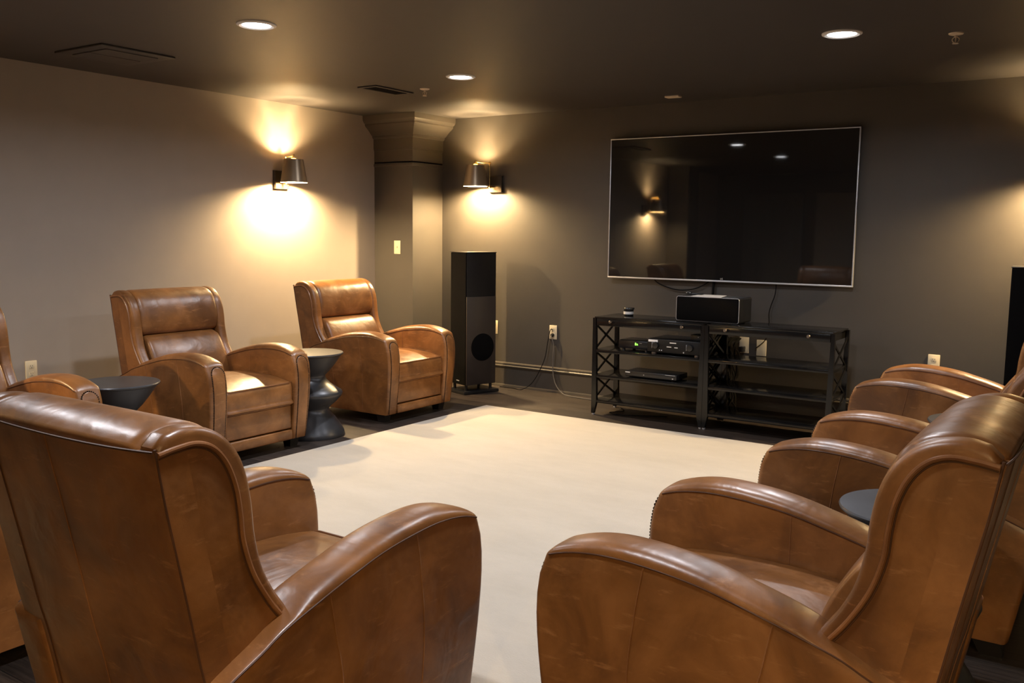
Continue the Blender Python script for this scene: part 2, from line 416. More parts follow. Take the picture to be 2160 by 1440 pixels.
def make_armchair(label):
    root = thing('leather_armchair', label, 'armchair', group='matching leather wingback armchairs')
    for s in (1, -1): make_arm(s, root)
    # wings with the side panels of the back
    rear = [(-.968, .962), (-.950, .85), (-.928, .74), (-.904, .62), (-.881, .50), (-.858, .40), (-.825, .22), (-.795, .10)]
    front = [(-.665, .500), (-.641, .527), (-.684, .597), (-.714, .660), (-.731, .735), (-.737, .80), (-.749, .865), (-.771, .918), (-.810, .962), (-.855, .985), (-.905, .992), (-.945, .984)]
    fr = cr(front, 5); re_ = cr(rear, 4)
    outline = [tuple(p) for p in fr]+[tuple(p) for p in re_]+[(-.74, .10), (-.70, .35)]
    pipe = cr([(-.666, .527), (-.707, .583), (-.747, .655), (-.770, .73), (-.776, .79), (-.786, .85), (-.808, .905), (-.840, .942), (-.880, .958), (-.928, .956), (-.966, .950)], 6)
    for s in (1, -1):
        b = MB(); b.extr(outline, .283, .3445, .017, 4, fn=lambda a, z, w_: (a, s*w_, z))
        wing = b.build('wing', M['leather'], root, angle=50)
        t = MB(); t.tube([(p.x, s*.3455, p.y) for p in pipe], .0052, 8)
        off = [(p.x-.011*0-.0, s*.3448, p.y) for p in pipe]
        # stitch line just behind the welt
        st = []
        for i, p_ in enumerate(pipe):
            a = pipe[max(0, i-1)]; c = pipe[min(len(pipe)-1, i+1)]; tt = (c-a).normalized(); n = Vector((-tt.y, tt.x))
            st.append((p_.x+n.x*.0085, s*.3446, p_.y+n.y*.0085))
        t.tube(st, .0022, 6, mi=1)
        rp = [(p.x-.004, s*.3445, p.y) for p in re_]
        t.tube(rp, .0030, 6, mi=1)
        t.build('welting', [M['welt'], M['seam']], wing)
    # rear panel, its top rail dipping slightly in the middle
    b = MB(); n = 24; rings = []
    prof = [(p.x, p.y) for p in cr([(-.974, .956), (-.954, .85), (-.932, .74), (-.908, .62), (-.885, .50), (-.862, .40), (-.829, .22), (-.799, .08)], 4)]
    for i in range(n+1):
        t = -1+2*i/n; v = t*.3452; dip = -.010*(1-t*t); bow = -.006*(1-t**4)
        ring = [(u+bow-.003, v, z+(dip if k == 0 else dip*max(0, 1-k/6))) for k, (u, z) in enumerate(prof)]
        ring += [(u+.07, v, z) for u, z in reversed(prof)]
        rings.append(ring)
    b.loft(rings)
    def backline(v0, v1, k0=0, k1=None):
        out = []; pr = prof[k0:k1]
        for k, (u, z) in enumerate(pr):
            v = v0+(v1-v0)*k/(len(pr)-1); t = v/.3452
            out.append((u-.006*(1-t**4)-.0032, v, z-(.010*(1-t*t) if k == 0 else .010*(1-t*t)*max(0, 1-k/6))))
        return out
    b.tube(backline(.258, .235), .0022, 6, mi=1); b.tube(backline(.02, .01), .0014, 6, mi=2)
    b.tube([(prof[0][0]-.006*(1-t**4)-.003, t*.3452, prof[0][1]-.010*(1-t*t)+.001) for t in [-1+2*i/24 for i in range(25)]], .0028, 6, mi=1)
    b.build('back_panel', [M['leather'], M['seam'], M['welt']], root, angle=50)
    # head cushion rolling over the top
    hp = cr([(-.978, .948), (-.966, .968), (-.935, .984), (-.895, .992), (-.855, .990), (-.815, .975), (-.782, .947), (-.758, .905), (-.742, .855), (-.735, .800), (-.741, .752), (-.757, .722), (-.80, .706), (-.86, .70), (-.93, .76), (-.962, .88)], 4, True)
    def cush(poly, half, nsl, puff, name, edge=.03, squash=.0, cen=None, mats=None):
        b = MB(); rings = []; cx = sum(p.x for p in poly)/len(poly) if cen is None else cen[0]; cz = sum(p.y for p in poly)/len(poly) if cen is None else cen[1]
        for i in range(nsl+1):
            t = -1+2*i/nsl; a = abs(t)
            tt = math.copysign(math.sin(a*PI/2)**1.0, t) if False else t
            # denser near ends
            tt = math.copysign(1-(1-a)**1.6, t)
            v = tt*half; d = half-abs(v)
            e = 0 if d >= edge else (1-math.sqrt(max(0, 1-((edge-d)/edge)**2)))
            k = 1-e*squash; g = puff*(1-tt*tt)
            ring = []
            for p_ in poly:
                dx, dz = p_.x-cx, p_.y-cz; r_ = math.hypot(dx, dz) or 1
                ring.append((cx+dx*k+dx/r_*g*(1 if dx > -.02 else .1), v, cz+dz*k+dz/r_*g*.35))
            rings.append(ring)
        b.loft(rings); return b
    cush(hp, .290, 28, .004, 'head', .028, .16).build('head_cushion', M['leather'], root, angle=60)
    lp = cr([(-.775, .712), (-.738, .704), (-.708, .685), (-.678, .645), (-.650, .595), (-.628, .540), (-.612, .480), (-.606, .430), (-.622, .395), (-.70, .38), (-.78, .40), (-.83, .50), (-.85, .62), (-.83, .70)], 4, True)
    cush(lp, .272, 26, .008, 'lumbar', .030, .14).build('lumbar_cushion', M['leather'], root, angle=60)
    # seat
    sp_ = cr([(-.004, .292), (.006, .32), (.009, .355), (.006, .40), (-.001, .423), (-.010, .431), (-.05, .441), (-.15, .455), (-.30, .463), (-.45, .460), (-.57, .446), (-.63, .425), (-.64, .35), (-.62, .292), (-.30, .288)], 4, True)
    b = MB(); rings = []; half = .2575; ns = 26
    for i in range(ns+1):
        t = -1+2*i/ns; tt = math.copysign(1-(1-abs(t))**1.7, t); v = tt*half; d = half-abs(v)
        e = 0 if d > .022 else (1-math.sqrt(max(0, 1-((.022-d)/.022)**2)))
        ring = []
        for p_ in sp_:
            z = p_.y
            if z > .40 and p_.x < -.012: z += .012*(1-tt*tt)*smooth01((-.012-p_.x)/.15)-.016*e
            x = p_.x-(.010*e if p_.x > -.02 else 0)
            ring.append((x, v, z))
        rings.append(ring)
    b.loft(rings); seat = b.build('seat_cushion', M['leather'], root, angle=55)
    t = MB()
    for x_, z_ in ((.001, .429), (.001, .289)):
        t.tube([(x_-(.010 if abs(v) > .245 else 0), v, z_) for v in [-.252+.504*i/20 for i in range(21)]], .0042, 8)
    t.build('welting', M['welt'], seat)
    b = MB(); b.box(-.05, -.006, -.2535, .2535, .134, .284, .008, seg=3); b.build('footrest', M['leather'], root, angle=50)
    b = MB(); b.box(-.04, .002, -.2565, .2565, .063, .126, .008, seg=3); b.build('front_rail', M['leather'], root, angle=50)
    b = MB(); b.box(-.80, -.06, -.262, .262, .07, .40); b.build('seat_base', M['leather'], root)
    for u0, u1, v0, ta in ((-.125, -.045, .31, 0), (-.79, -.70, .31, .02)):
        for s in (1, -1):
            b = MB(); rings = []
            for k, z in enumerate((0, .004, .066)):
                g = .010 if k < 2 else 0
                ux = -ta if k < 2 and ta else 0
                rings.append([(u0+g+ux, s*(v0-.035+g), z), (u1-g+ux, s*(v0-.035+g), z), (u1-g+ux, s*(v0+.043-g), z), (u0+g+ux, s*(v0+.043-g), z)])
            b.loft(rings); b.build('leg', M['legwood'], root, smooth=False)
    return root
chair_specs = [
    (-4.36, 5.245, 0, 'tan leather wingback armchair in the left row nearest the corner pilaster and tall speaker'),
    (-4.335, 3.70, 0, 'tan leather wingback armchair against the left wall between two black side tables'),
    (-4.158, 2.165, 0, 'tan leather armchair cut off by the left edge, beside the wall outlet'),
    (-1.847, 2.00, PI/2, 'brown leather wingback armchair in the left foreground, seen from behind facing the television'),
    (-3.20, 1.98, PI/2, 'brown leather armchair mostly out of frame at the lower left edge, behind the nearest chair'),
    (-1.146, 2.25, PI, 'brown leather wingback armchair in the right foreground, its side and seat facing the camera'),
    (-1.063, 3.64, PI, 'brown leather armchair second in the right row, behind the dark round side table'),
    (-1.166, 5.33, PI, 'tan leather armchair farthest in the right row, its arms under the wall outlet'),
]
chair0 = None
for x, y, rz, lab in chair_specs:
    if chair0 is None:
        chair0 = make_armchair(lab); chair0.location = (x, y, 0); chair0.rotation_euler = (0, 0, rz)
    else: dup(chair0, (x, y, 0), rz, lab)

# ================================================================== SIDE TABLES
def make_side_table(label):
    r = thing('side_table', label, 'side table', group='black hourglass side tables between the armchairs')
    b = MB(); b.lathe([(.0, 0), (.214, 0), (.217, .008), (.212, .03), (.19, .07), (.155, .12), (.125, .155), (.113, .178), (.113, .186), (.13, .205), (.165, .235), (.198, .272), (.205, .290), (.198, .304), (.165, .325), (.125, .352), (.098, .38), (.089, .402), (.092, .412), (.12, .44), (.155, .485), (.19, .535), (.2, .548)], 64)
    b.build('pedestal', M['table'], r, angle=50)
    b = MB(); b.lathe([(.0, .548), (.203, .548), (.210, .553), (.212, .560), (.209, .565), (0, .566)], 72); b.build('tabletop', M['table'], r, angle=40)
    return r
table0 = None
for x, y, lab in [(-4.545, 4.325, 'black hourglass side table between the two farthest armchairs on the left'),
                  (-4.43, 2.825, 'black hourglass side table at the left beside the light wall, chair shadow around it'),
                  (-.50, 2.92, 'dark round side table beside the right foreground armchair'),
                  (-.52, 4.50, 'dark round side table nearly hidden between the two farthest right armchairs')]:
    if table0 is None: table0 = make_side_table(lab); table0.location = (x, y, 0)
    else: dup(table0, (x, y, 0), 0, lab)

# ================================================================== CONSOLE UNITS
def make_console(x0, label):
    r = thing('media_console', label, 'console', (x0, 6.10, 0), group='pair of black media consoles under the television')
    W, D, H = .897, .385, .755
    b = MB(); b.box(.012, W-.012, .004, D, H-.014, H, .003); b.build('top', M['console'], r, angle=30)
    a = MB(); a.box(.03, W-.03, .004, .022, .688, H-.014, .002); dr = a.build('drawer', M['console'], r, angle=30)
    for kx in (.155, .73):
        k = MB(); k.lathe([(.005, 0), (.005, -.012), (.011, -.015), (.013, -.021), (.009, -.028), (0, -.029)], 16, (kx, .004, .721), axis='y'); k.build('knob', M['knob'], dr)
    a = MB(); a.box(.025, W-.025, D-.012, D, .70, H-.014); a.box(.0255, .04, .02, D-.01, .69, H-.014); a.box(W-.04, W-.0255, .02, D-.01, .69, H-.014); a.build('apron', M['console'], r, smooth=False)
    for z in (.505, .312, .118):
        s = MB(); s.box(.006, W-.006, .002, D-.002, z-.022, z, .002); s.build('shelf', M['console'], r, angle=30)
    for lx, sx in ((0, 1), (W, -1)):
        for y0, y1 in ((0, .028), (D-.028, D)):
            b = MB(); wd = .030; rings = []
            for z, g in ((.012, .012), (.10, 0), (H-.01, 0)):
                xa, xb = lx, lx+sx*(wd-g) if g else lx+sx*wd
                xb = lx+sx*(wd+.012-g) if z < .11 else lx+sx*(wd-.005)
                if z < .05: xb = lx+sx*.022
                rings.append([(xa, y0, z), (xb, y0, z), (xb, y1, z), (xa, y1, z)])
            b.loft(rings); lg = b.build('leg', M['console'], r, smooth=False)
            g = MB(); g.lathe([(.010, 0), (.012, .004), (.012, .012)], 12, (lx+sx*.012, (y0+y1)/2, 0)); g.build('foot_glide', M['silver'], lg)
        # crossed side braces, three bays
        b = MB(); ya, yb = .028, D-.028
        for z0, z1 in ((.505, .690), (.312, .483), (.118, .290)):
            for (p, q), xo in ((((ya, z0), (yb, z1)), .006), (((ya, z1), (yb, z0)), .013)):
                dy, dz = q[0]-p[0], q[1]-p[1]; L_ = math.hypot(dy, dz); ny, nz = -dz/L_*.008, dy/L_*.008
                xx = lx+sx*xo; vs_ = []
                for xd in (0, .008*sx): vs_ += [(xx+xd, p[0]+ny, p[1]+nz), (xx+xd, p[0]-ny, p[1]-nz), (xx+xd, q[0]-ny, q[1]-nz), (xx+xd, q[0]+ny, q[1]+nz)]
                b.add(vs_, [[0, 1, 2, 3], [7, 6, 5, 4], [0, 4, 5, 1], [1, 5, 6, 2], [2, 6, 7, 3], [3, 7, 4, 0]])
        b.build('cross_brace', M['console'], r, smooth=False)
    return r
c0 = make_console(-3.376, 'black open-shelf media console on the left, holding the receiver and disc player')
c1 = dup(c0, (-2.477, 6.10, 0), 0, 'black open-shelf media console on the right with empty shelves')

# ================================================================== TELEVISION
TV_YAW = .7
TX0, TX1, TZ0, TZ1, TY = -3.582, -1.642, 1.022, 2.136, 6.71
tv = thing('television', 'large wall-mounted flat television with thin silver frame', 'television', ((TX0+TX1)/2, TY+.009, TZ0), math.radians(TV_YAW))
hw, hh = (TX1-TX0)/2, TZ1-TZ0
b = MB(); b.box(-hw+.004, hw-.004, .0, .022, .004, hh-.004, .002); b.build('case', M['blackplastic'], tv)
b = MB(); b.box(-.45, .45, .022, .044, .12, .75, .006); b.box(-.2, .2, .045, .0498, .25, .6); b.build('wall_mount', M['blackplastic'], tv)
b = MB(); b.box(-hw+.010, hw-.010, -.003, -.0002, .014, hh-.010); b.build('screen', M['screen'], tv, smooth=False)
b = MB()
for x0, x1, z0, z1 in ((-hw, hw, hh-.007, hh), (-hw, hw, 0, .012), (-hw, -hw+.008, .012, hh-.007), (hw-.008, hw, .012, hh-.007)): b.box(x0, x1, -.006, .02, z0, z1, .0015)
b.build('frame', M['silver'], tv)
text_mesh('logo', 'LG', .018, M['mark'], tv, (0.005, -.0035, .024))

# ================================================================== CENTRE SPEAKER and things on the console
cs = thing('center_speaker', 'wide black center-channel speaker with silver edge on the console tops', 'speaker', (-2.507, 6.20, .755))
def rrect(w_, z0, z1, r_, n=5):
    out = []
    for cx, cz, a0 in ((w_-r_, z1-r_, 0), (-w_+r_, z1-r_, PI/2), (-w_+r_, z0+r_, PI), (w_-r_, z0+r_, 1.5*PI)):
        for k in range(n+1): a = a0+PI/2*k/n; out.append((cx+r_*math.cos(a), cz+r_*math.sin(a)))
    return out
b = MB(); b.extr(rrect(.238, .004, .183, .014), .006, .25, .004, 2); b.build('cabinet', M['blackplastic'], cs, angle=30)
b = MB(); b.extr(rrect(.2325, .008, .178, .012), -.004, .006, .002, 2); b.build('grille', M['grille'], cs, angle=30)
b = MB(); b.tube([(x, .002, z) for x, z in rrect(.2355, .007, .1805, .013)], .0022, 6, closed=True); b.build('edge_trim', M['silver'], cs)
b = MB()
for x in (-.19, .19):
    for y in (.03, .22): b.lathe([(.014, 0), (.012, .005)], 12, (x, y, 0))
b.build('rubber_feet', M['blackplastic'], cs)
pz = .755+.1835
b = MB(); Pp = [(-2.635, 6.205), (-2.655, 6.440), (-2.455, 6.440), (-2.405, 6.195)]
b.add([(x, y, pz) for x, y in Pp]+[(x, y, pz+.0012) for x, y in Pp], [[0, 1, 2, 3], [4, 5, 6, 7], [0, 1, 5, 4], [1, 2, 6, 5], [2, 3, 7, 6], [3, 0, 4, 7]])
tag(b.build('paper_sheet', M['paper'], smooth=False), 'white sheet of paper lying on top of the center speaker', 'paper')
dv = thing('infrared_sensor', 'small black device with two bright dots behind the paper', 'sensor', (-2.705, 6.38, pz))
b = MB(); b.box(-.025, .085, -.02, .03, 0, .012, .004); b.box(-.04, .01, -.022, -.004, .002, .022, .006); b.build('body', M['blackplastic'], dv)
for i, x in enumerate((-.030, -.002)):
    b = MB(); b.lathe([(.0035, 0), (.003, -.002), (0, -.003)], 10, (x, -.022, .014), axis='y'); b.build('eye', M['mark'], dv)
pk = thing('small_speaker_puck', 'small round black gadget with a white band on the console left end', 'gadget', (-3.185, 6.315, .755))
b = MB(); b.lathe([(.0, 0), (.034, 0), (.037, .004), (.037, .046), (.039, .05), (.039, .058), (.035, .064), (.0, .0645)], 32); b.build('body', M['blackplastic'], pk)
b = MB(); b.lathe([(.0372, .014), (.0385, .015), (.0385, .034), (.0372, .035)], 32, cap=False); b.build('band', M['mark'], pk)
b = MB(); b.tube([(.036, 0, .05), (.046, 0, .054), (.046, 0, .066), (.036, 0, .064)], .003, 6); b.build('tab', M['blackplastic'], pk)

# AV equipment
cb = thing('cable_box', 'slim black cable box with lit green digits, left of the receiver', 'cable box', (-3.06, 6.20, .505))
b = MB(); b.box(-.145, .105, .0, .21, .016, .078, .006); b.build('case', M['blackplastic'], cb)
for x, y in ((-.11, .02), (.08, .02), (-.11, .19), (.08, .19)):
    b = MB(); b.lathe([(.013, 0), (.011, .016)], 12, (x, y, 0)); b.build('foot', M['blackplastic'], cb)
text_mesh('display_digits', '8n', .028, M['green'], cb, (.005, -.0012, .052))
b = MB(); b.box(.03, .05, -.001, .001, .060, .062); b.build('printed_mark', M['mark'], cb)
rc = thing('av_receiver', 'black audio receiver with two round knobs on the upper console shelf', 'receiver', (-2.72, 6.135, .505))
b = MB(); b.box(-.215, .210, .004, .32, .014, .112, .004); b.build('case', M['blackplastic'], rc)
b = MB(); b.box(-.213, .208, -.002, .004, .018, .108, .002); b.build('front_panel', M['blackmatte'], rc)
for x in (-.145, .125):
    b = MB(); b.lathe([(.026, 0), (.026, -.012), (.022, -.018), (.02, -.0185), (0, -.0185)], 28, (x, -.002, .066), axis='y'); k = b.build('knob', M['blackplastic'], rc)
    g = MB(); g.box(x-.0265, x-.0245, -.016, -.002, .045, .088, .0008); g.build('highlight_ring', M['silver'], k)
b = MB()
for x0, x1, z0, z1 in ((-.035, .015, .088, .095), (-.058, -.022, .058, .064), (.002, .028, .056, .062)): b.box(x0, x1, -.0032, -.002, z0, z1)
b.build('printed_marks', M['mark'], rc, smooth=False)
b = MB(); b.box(-.205, -.130, -.0035, -.002, .090, .106); b.build('label_strip', M['paper'], rc, smooth=False)
b = MB()
for x, z in ((-.115, .032), (-.098, .032), (.075, .028)): b.lathe([(.005, 0), (.004, -.003), (0, -.0035)], 12, (x, -.002, z), axis='y')
b.build('sockets', M['silver'], rc)
for x, y in ((-.165, .03), (.172, .03), (-.165, .28), (.172, .28)):
    b = MB(); b.lathe([(.020, 0), (.022, .004), (.020, .014)], 20, (x, y-.012, 0)); b.build('foot', M['knob'], rc)
sb = thing('small_black_box', 'small black box resting on top of the receiver', 'box', (-2.575, 6.25, .617))
b = MB(); b.box(-.05, .05, -.05, .06, 0, .045, .006); b.build('case', M['blackplastic'], sb)
b = MB(); b.lathe([(.003, 0), (.002, -.001), (0, -.0012)], 8, (.01, -.05, .028), axis='y'); b.build('indicator', M['mark'], sb)
bl = thing('disc_player', 'flat black disc player on the middle console shelf', 'disc player', (-2.905, 6.135, .312))
b = MB(); b.box(-.205, .210, .0, .2, .010, .050, .004); b.build('case', M['blackplastic'], bl)
b = MB(); b.box(-.204, -.165, -.0012, .0, .036, .043); b.box(.12, .20, -.0012, 0, .044, .046); b.box(.175, .185, -.0012, 0, .018, .024); b.box(-.055, -.049, -.0012, 0, .026, .031); b.build('printed_marks', M['mark'], bl, smooth=False)
for x, y in ((-.17, .03), (.17, .03), (-.17, .17), (.17, .17)):
    b = MB(); b.lathe([(.012, 0), (.012, .010)], 12, (x, y, 0)); b.build('foot', M['blackplastic'], bl)

# ================================================================== TOWER SPEAKERS
def make_tower(label, x, y, rz):
    # origin at the front right corner on the floor; front faces -Y, local
    r = thing('tower_speaker', label, 'speaker', (x, y, 0), rz, group='pair of tall black tower speakers flanking the television')
    b = MB(); b.box(-.232, 0, .006, .31, .075, 1.205, .003); b.build('cabinet', M['blackmatte'], r)
    b = MB(); b.box(-.231, -.001, -.004, .006, .078, 1.203, .004); b.build('front_grille', M['grille'], r)
    b = MB(); b.box(-.236, .004, -.004, .312, 1.205, 1.212, .002); b.build('top_cap', M['blackplastic'], r)
    b = MB(); b.box(.0, .012, .0, .305, .078, .835, .005); sp = b.build('side_panel', M['sidepanel'], r)
    b = MB(); b.lathe([(.118, .0), (.118, .003), (.112, .0045), (0, .005)], 40, (.0115, .165, .40), axis='x'); b.build('woofer_grille', M['grille'], sp)
    b = MB(); b.box(-.255, .025, -.03, .335, .0, .028, .006); b.build('plinth', M['blackplastic'], r)
    for px, py in ((-.205, .025), (-.03, .025), (-.205, .28), (-.03, .28)):
        b = MB(); b.lathe([(.013, .028), (.013, .075)], 12, (px, py, 0)); b.build('spacer', M['blackplastic'], r)
    b = MB(); b.box(-.135, -.09, -.0055, -.0042, .105, .113, .0008); b.build('badge', M['silver'], r)
    return r
make_tower('tall black tower speaker in the corner beside the left wall lamp and pilaster', -4.652, 6.195, math.radians(-19))
t2 = make_tower('tall black tower speaker cut off at the right edge of the wall', -.42, 6.20, 0)
# the second one is turned so its left edge stands where the frame ends
t2.location = (-.37, 6.20, 0); t2.rotation_euler = (0, 0, math.radians(4))

# ================================================================== OUTLETS, SWITCH
def make_outlet(label, loc, rz, kind='duplex', group=None):
    nm = 'wall_outlet' if kind != 'switch' else 'light_switch'
    r = thing(nm, label, 'outlet' if kind != 'switch' else 'switch', loc, rz, group)
    b = MB(); b.box(-.038, .038, -.007, 0, -.061, .061, .004); b.build('cover_plate', M['ivory'], r)
    if kind == 'duplex':
        for z in (.024, -.024):
            b = MB(); b.box(-.017, .017, -.009, -.006, z-.0145, z+.0145, .003); rr = b.build('receptacle', M['ivory'], r)
            s = MB()
            for x in (-.0065, .0065): s.box(x-.0013, x+.0013, -.0096, -.0088, z+.001, z+.009)
            s.box(-.002, .002, -.0096, -.0088, z-.010, z-.006); s.build('slots', M['slot'], rr, smooth=False)
    elif kind == 'switch':
        b = MB(); b.box(-.005, .005, -.014, -.006, -.004, .010, .002); b.build('toggle', M['ivory'], r)
    return r
OG = 'ivory duplex outlets along the walls'
make_outlet('ivory outlet with two plugged cords on the dark wall left of the console', (-4.135, YF, .525), 0, group=OG)
make_outlet('ivory outlet just right of the corner tower speaker', (-4.757, YF, .530), 0, group=OG)
make_outlet('ivory outlet on the dark wall above the farthest right armchair', (-1.088, YF, .525), 0, group=OG)
make_outlet('ivory outlet on the light left wall beside the left armchair', (XL, 3.108, .465), PI/2, group=OG)
make_outlet('blank ivory plate with a thin cord, right one seen through the console', (-2.290, YF, .535), 0, 'blank', OG)
make_outlet('ivory plate with a black adapter, left one seen through the console', (-2.425, YF, .548), 0, 'blank', OG)
make_outlet('ivory toggle switch plate on the front of the pilaster', (-5.543, PY, 1.235), 0, 'switch')
ad = thing('power_adapter', 'black power adapter plugged into the plate behind the console', 'adapter', (-2.43, 6.763, .52))
b = MB(); b.box(-.02, .018, -.055, 0, -.022, .018, .004); b.build('body', M['blackplastic'], ad)
b = MB(); b.tube(cr([(-.01, -.05, -.02), (-.04, -.06, -.06), (-.06, -.07, -.14), (-.05, -.08, -.30)], 6), .003, 6); b.build('cord', M['cable'], ad)
# ceiling gear
def make_sprinkler(label, x, y):
    r = thing('fire_sprinkler', label, 'sprinkler', (x, y, ZC), group='ceiling fire sprinklers')
    b = MB(); b.lathe([(0, 0), (.036, 0), (.034, -.005), (.022, -.009), (0, -.010)], 28); b.build('escutcheon', M['sprink'], r)
    b = MB(); b.lathe([(.007, -.009), (.007, -.020)], 12)
    b.tube(cr([(.006, 0, -.018), (.016, 0, -.028), (.013, 0, -.040), (.003, 0, -.048)], 4), .0025, 6); b.tube(cr([(-.006, 0, -.018), (-.016, 0, -.028), (-.013, 0, -.040), (-.003, 0, -.048)], 4), .0025, 6)
    b.lathe([(.003, -.018), (.003, -.045)], 8); b.build('frame', M['sprink'], r)
    b = MB(); b.lathe([(0, -.048), (.015, -.048), (.015, -.051), (0, -.051)], 20); b.build('deflector', M['sprink'], r)
make_sprinkler('small cream sprinkler head on the ceiling near the left vent', -4.335, 5.262)
make_sprinkler('small cream sprinkler head on the ceiling at the upper right', -.833, 5.20)
def make_vent(name, label, x0, x1, y0, y1, slats=8):
    r = thing(name, label, 'vent', ((x0+x1)/2, (y0+y1)/2, ZC)); hx, hy = (x1-x0)/2, (y1-y0)/2
    b = MB(); f = .028
    b.box(-hx, hx, -hy, -hy+f, -.010, 0, .003); b.box(-hx, hx, hy-f, hy, -.010, 0, .003); b.box(-hx, -hx+f, -hy+f, hy-f, -.010, 0, .003); b.box(hx-f, hx, -hy+f, hy-f, -.010, 0, .003)
    b.build('frame', M['ceil_paint'], r)
    b = MB(); n = slats
    for i in range(n):
        xx = -hx+f+(2*hx-2*f)*(i+.5)/n; b.add([(xx-.008, -hy+f, -.001), (xx+.008, -hy+f, -.009), (xx+.008, hy-f, -.009), (xx-.008, hy-f, -.001), (xx-.008, -hy+f, .0), (xx+.008, -hy+f, -.0075), (xx+.008, hy-f, -.0075), (xx-.008, hy-f, .0)], [[0, 1, 2, 3], [4, 5, 6, 7], [0, 1, 5, 4], [2, 3, 7, 6], [1, 2, 6, 5], [3, 0, 4, 7]])
    b.build('louvers', M['ceil_paint'], r, smooth=False)
    b = MB(); b.box(-hx+f, hx-f, -hy+f, hy-f, -.0008, 0); b.build('duct_shadow', M['slot'], r, smooth=False)
make_vent('ceiling_vent', 'slim dark ceiling vent near the small sprinkler and corner', -4.70, -4.52, 4.95, 5.36, 7)
hv = thing('ceiling_hatch', 'faint dark square air grille on the ceiling at upper left', 'vent', (-5.10, 3.32, ZC))
b = MB(); b.box(-.24, .24, -.24, .24, -.012, 0, .005); b.build('frame', M['ceil_paint'], hv)
b = MB()
b.box(-.17, -.005, -.17, .17, -.017, -.012, .004); b.box(.005, .17, -.17, .17, -.017, -.012, .004)
b.build('face_panel', M['ceil_paint'], hv, smooth=False)
b = MB(); b.box(-2.99, -2.88, 6.42, 6.49, ZC-.012, ZC, .003)
tag(b.build('ceiling_plate', M['sprink']), 'small pale rectangular plate on the ceiling above the television', 'plate')

# ================================================================== CABLES
def cable(name, label, pts, r_, m, n=8):
    b = MB(); b.tube(cr(pts, n), r_, 6); return tag(b.build(name, m), label, 'cable')
cable('trailing_cable', 'thin black cord dropping from the outlet to the corner speaker', [(-4.135, 6.755, .549), (-4.14, 6.725, .545), (-4.165, 6.725, .43), (-4.19, 6.725, .30), (-4.25, 6.725, .17), (-4.32, 6.71, .06), (-4.40, 6.68, .006), (-4.5, 6.69, .006), (-4.64, 6.69, .006)], .0035, M['cable'])
cable('trailing_cable', 'grey cord dropping from the lower socket to the floor by the console', [(-4.132, 6.755, .50), (-4.125, 6.72, .495), (-4.10, 6.72, .42), (-4.105, 6.72, .30), (-4.10, 6.72, .17), (-4.06, 6.71, .07), (-3.97, 6.69, .007), (-3.82, 6.64, .007), (-3.6, 6.62, .007), (-3.3, 6.63, .007)], .0045, M['greycable'])
plugs = thing('cord_plug', 'black round plug in the lower socket left of the console', 'plug', (-4.135, 6.761, .501))
b = MB(); b.lathe([(.016, 0), (.017, -.012), (.010, -.026), (0, -.027)], 16, axis='y'); b.build('body', M['blackplastic'], plugs)
cable('speaker_wire', 'pale thin wire hanging behind the corner tower speaker', [(-4.775, 6.755, .51), (-4.80, 6.70, .40), (-4.79, 6.69, .25), (-4.80, 6.69, .12), (-4.78, 6.69, .01)], .0035, M['greycable'])
cable('hanging_cable', 'black cable looping below the left half of the television', [(-3.20, 6.745, 1.06), (-3.16, 6.745, 1.0), (-3.04, 6.745, .955), (-2.93, 6.745, .945), (-2.82, 6.745, .965), (-2.72, 6.745, 1.02), (-2.70, 6.745, 1.06)], .0045, M['cable'])
cable('hanging_cable', 'thick dark cable running straight down behind the center speaker', [(-2.68, 6.75, 1.06), (-2.685, 6.75, .95), (-2.69, 6.75, .80), (-2.68, 6.74, .60), (-2.66, 6.70, .40)], .010, M['cable'])
cable('hanging_cable', 'thin black cable hanging below the right half of the television', [(-2.195, 6.755, 1.06), (-2.20, 6.755, .95), (-2.225, 6.755, .87), (-2.24, 6.755, .80), (-2.235, 6.755, .70), (-2.26, 6.755, .60), (-2.33, 6.75, .53)], .0035, M['cable'])
cable('floor_cable', 'thin cable curling on the floor under the left console', [(-3.30, 6.45, .006), (-3.22, 6.34, .006), (-3.28, 6.22, .006), (-3.15, 6.19, .006), (-3.0, 6.27, .006), (-2.85, 6.34, .006)], .0035, M['cable'])
random.seed(4)
b = MB()
for i in range(16):
    x0 = -2.58+.0095*i; pts = []
    for k in range(9): pts.append((x0+random.uniform(-.022, .022)*(1-.3*(k == 0)), 6.62+random.uniform(-.05, .06), max(.008, .64-.079*k)))
    pts[0] = (x0, 6.72, .60); pts.append((x0+random.uniform(-.1, .1), 6.62+random.uniform(-.08, .08), .007))
    b.tube(cr(pts, 6), random.choice((.006, .009, .012)), 6)
tg = tag(b.build('cable_tangle', M['cable']), 'tangle of black cables hanging behind the middle of the consoles', 'cables'); tg['kind'] = 'stuff'

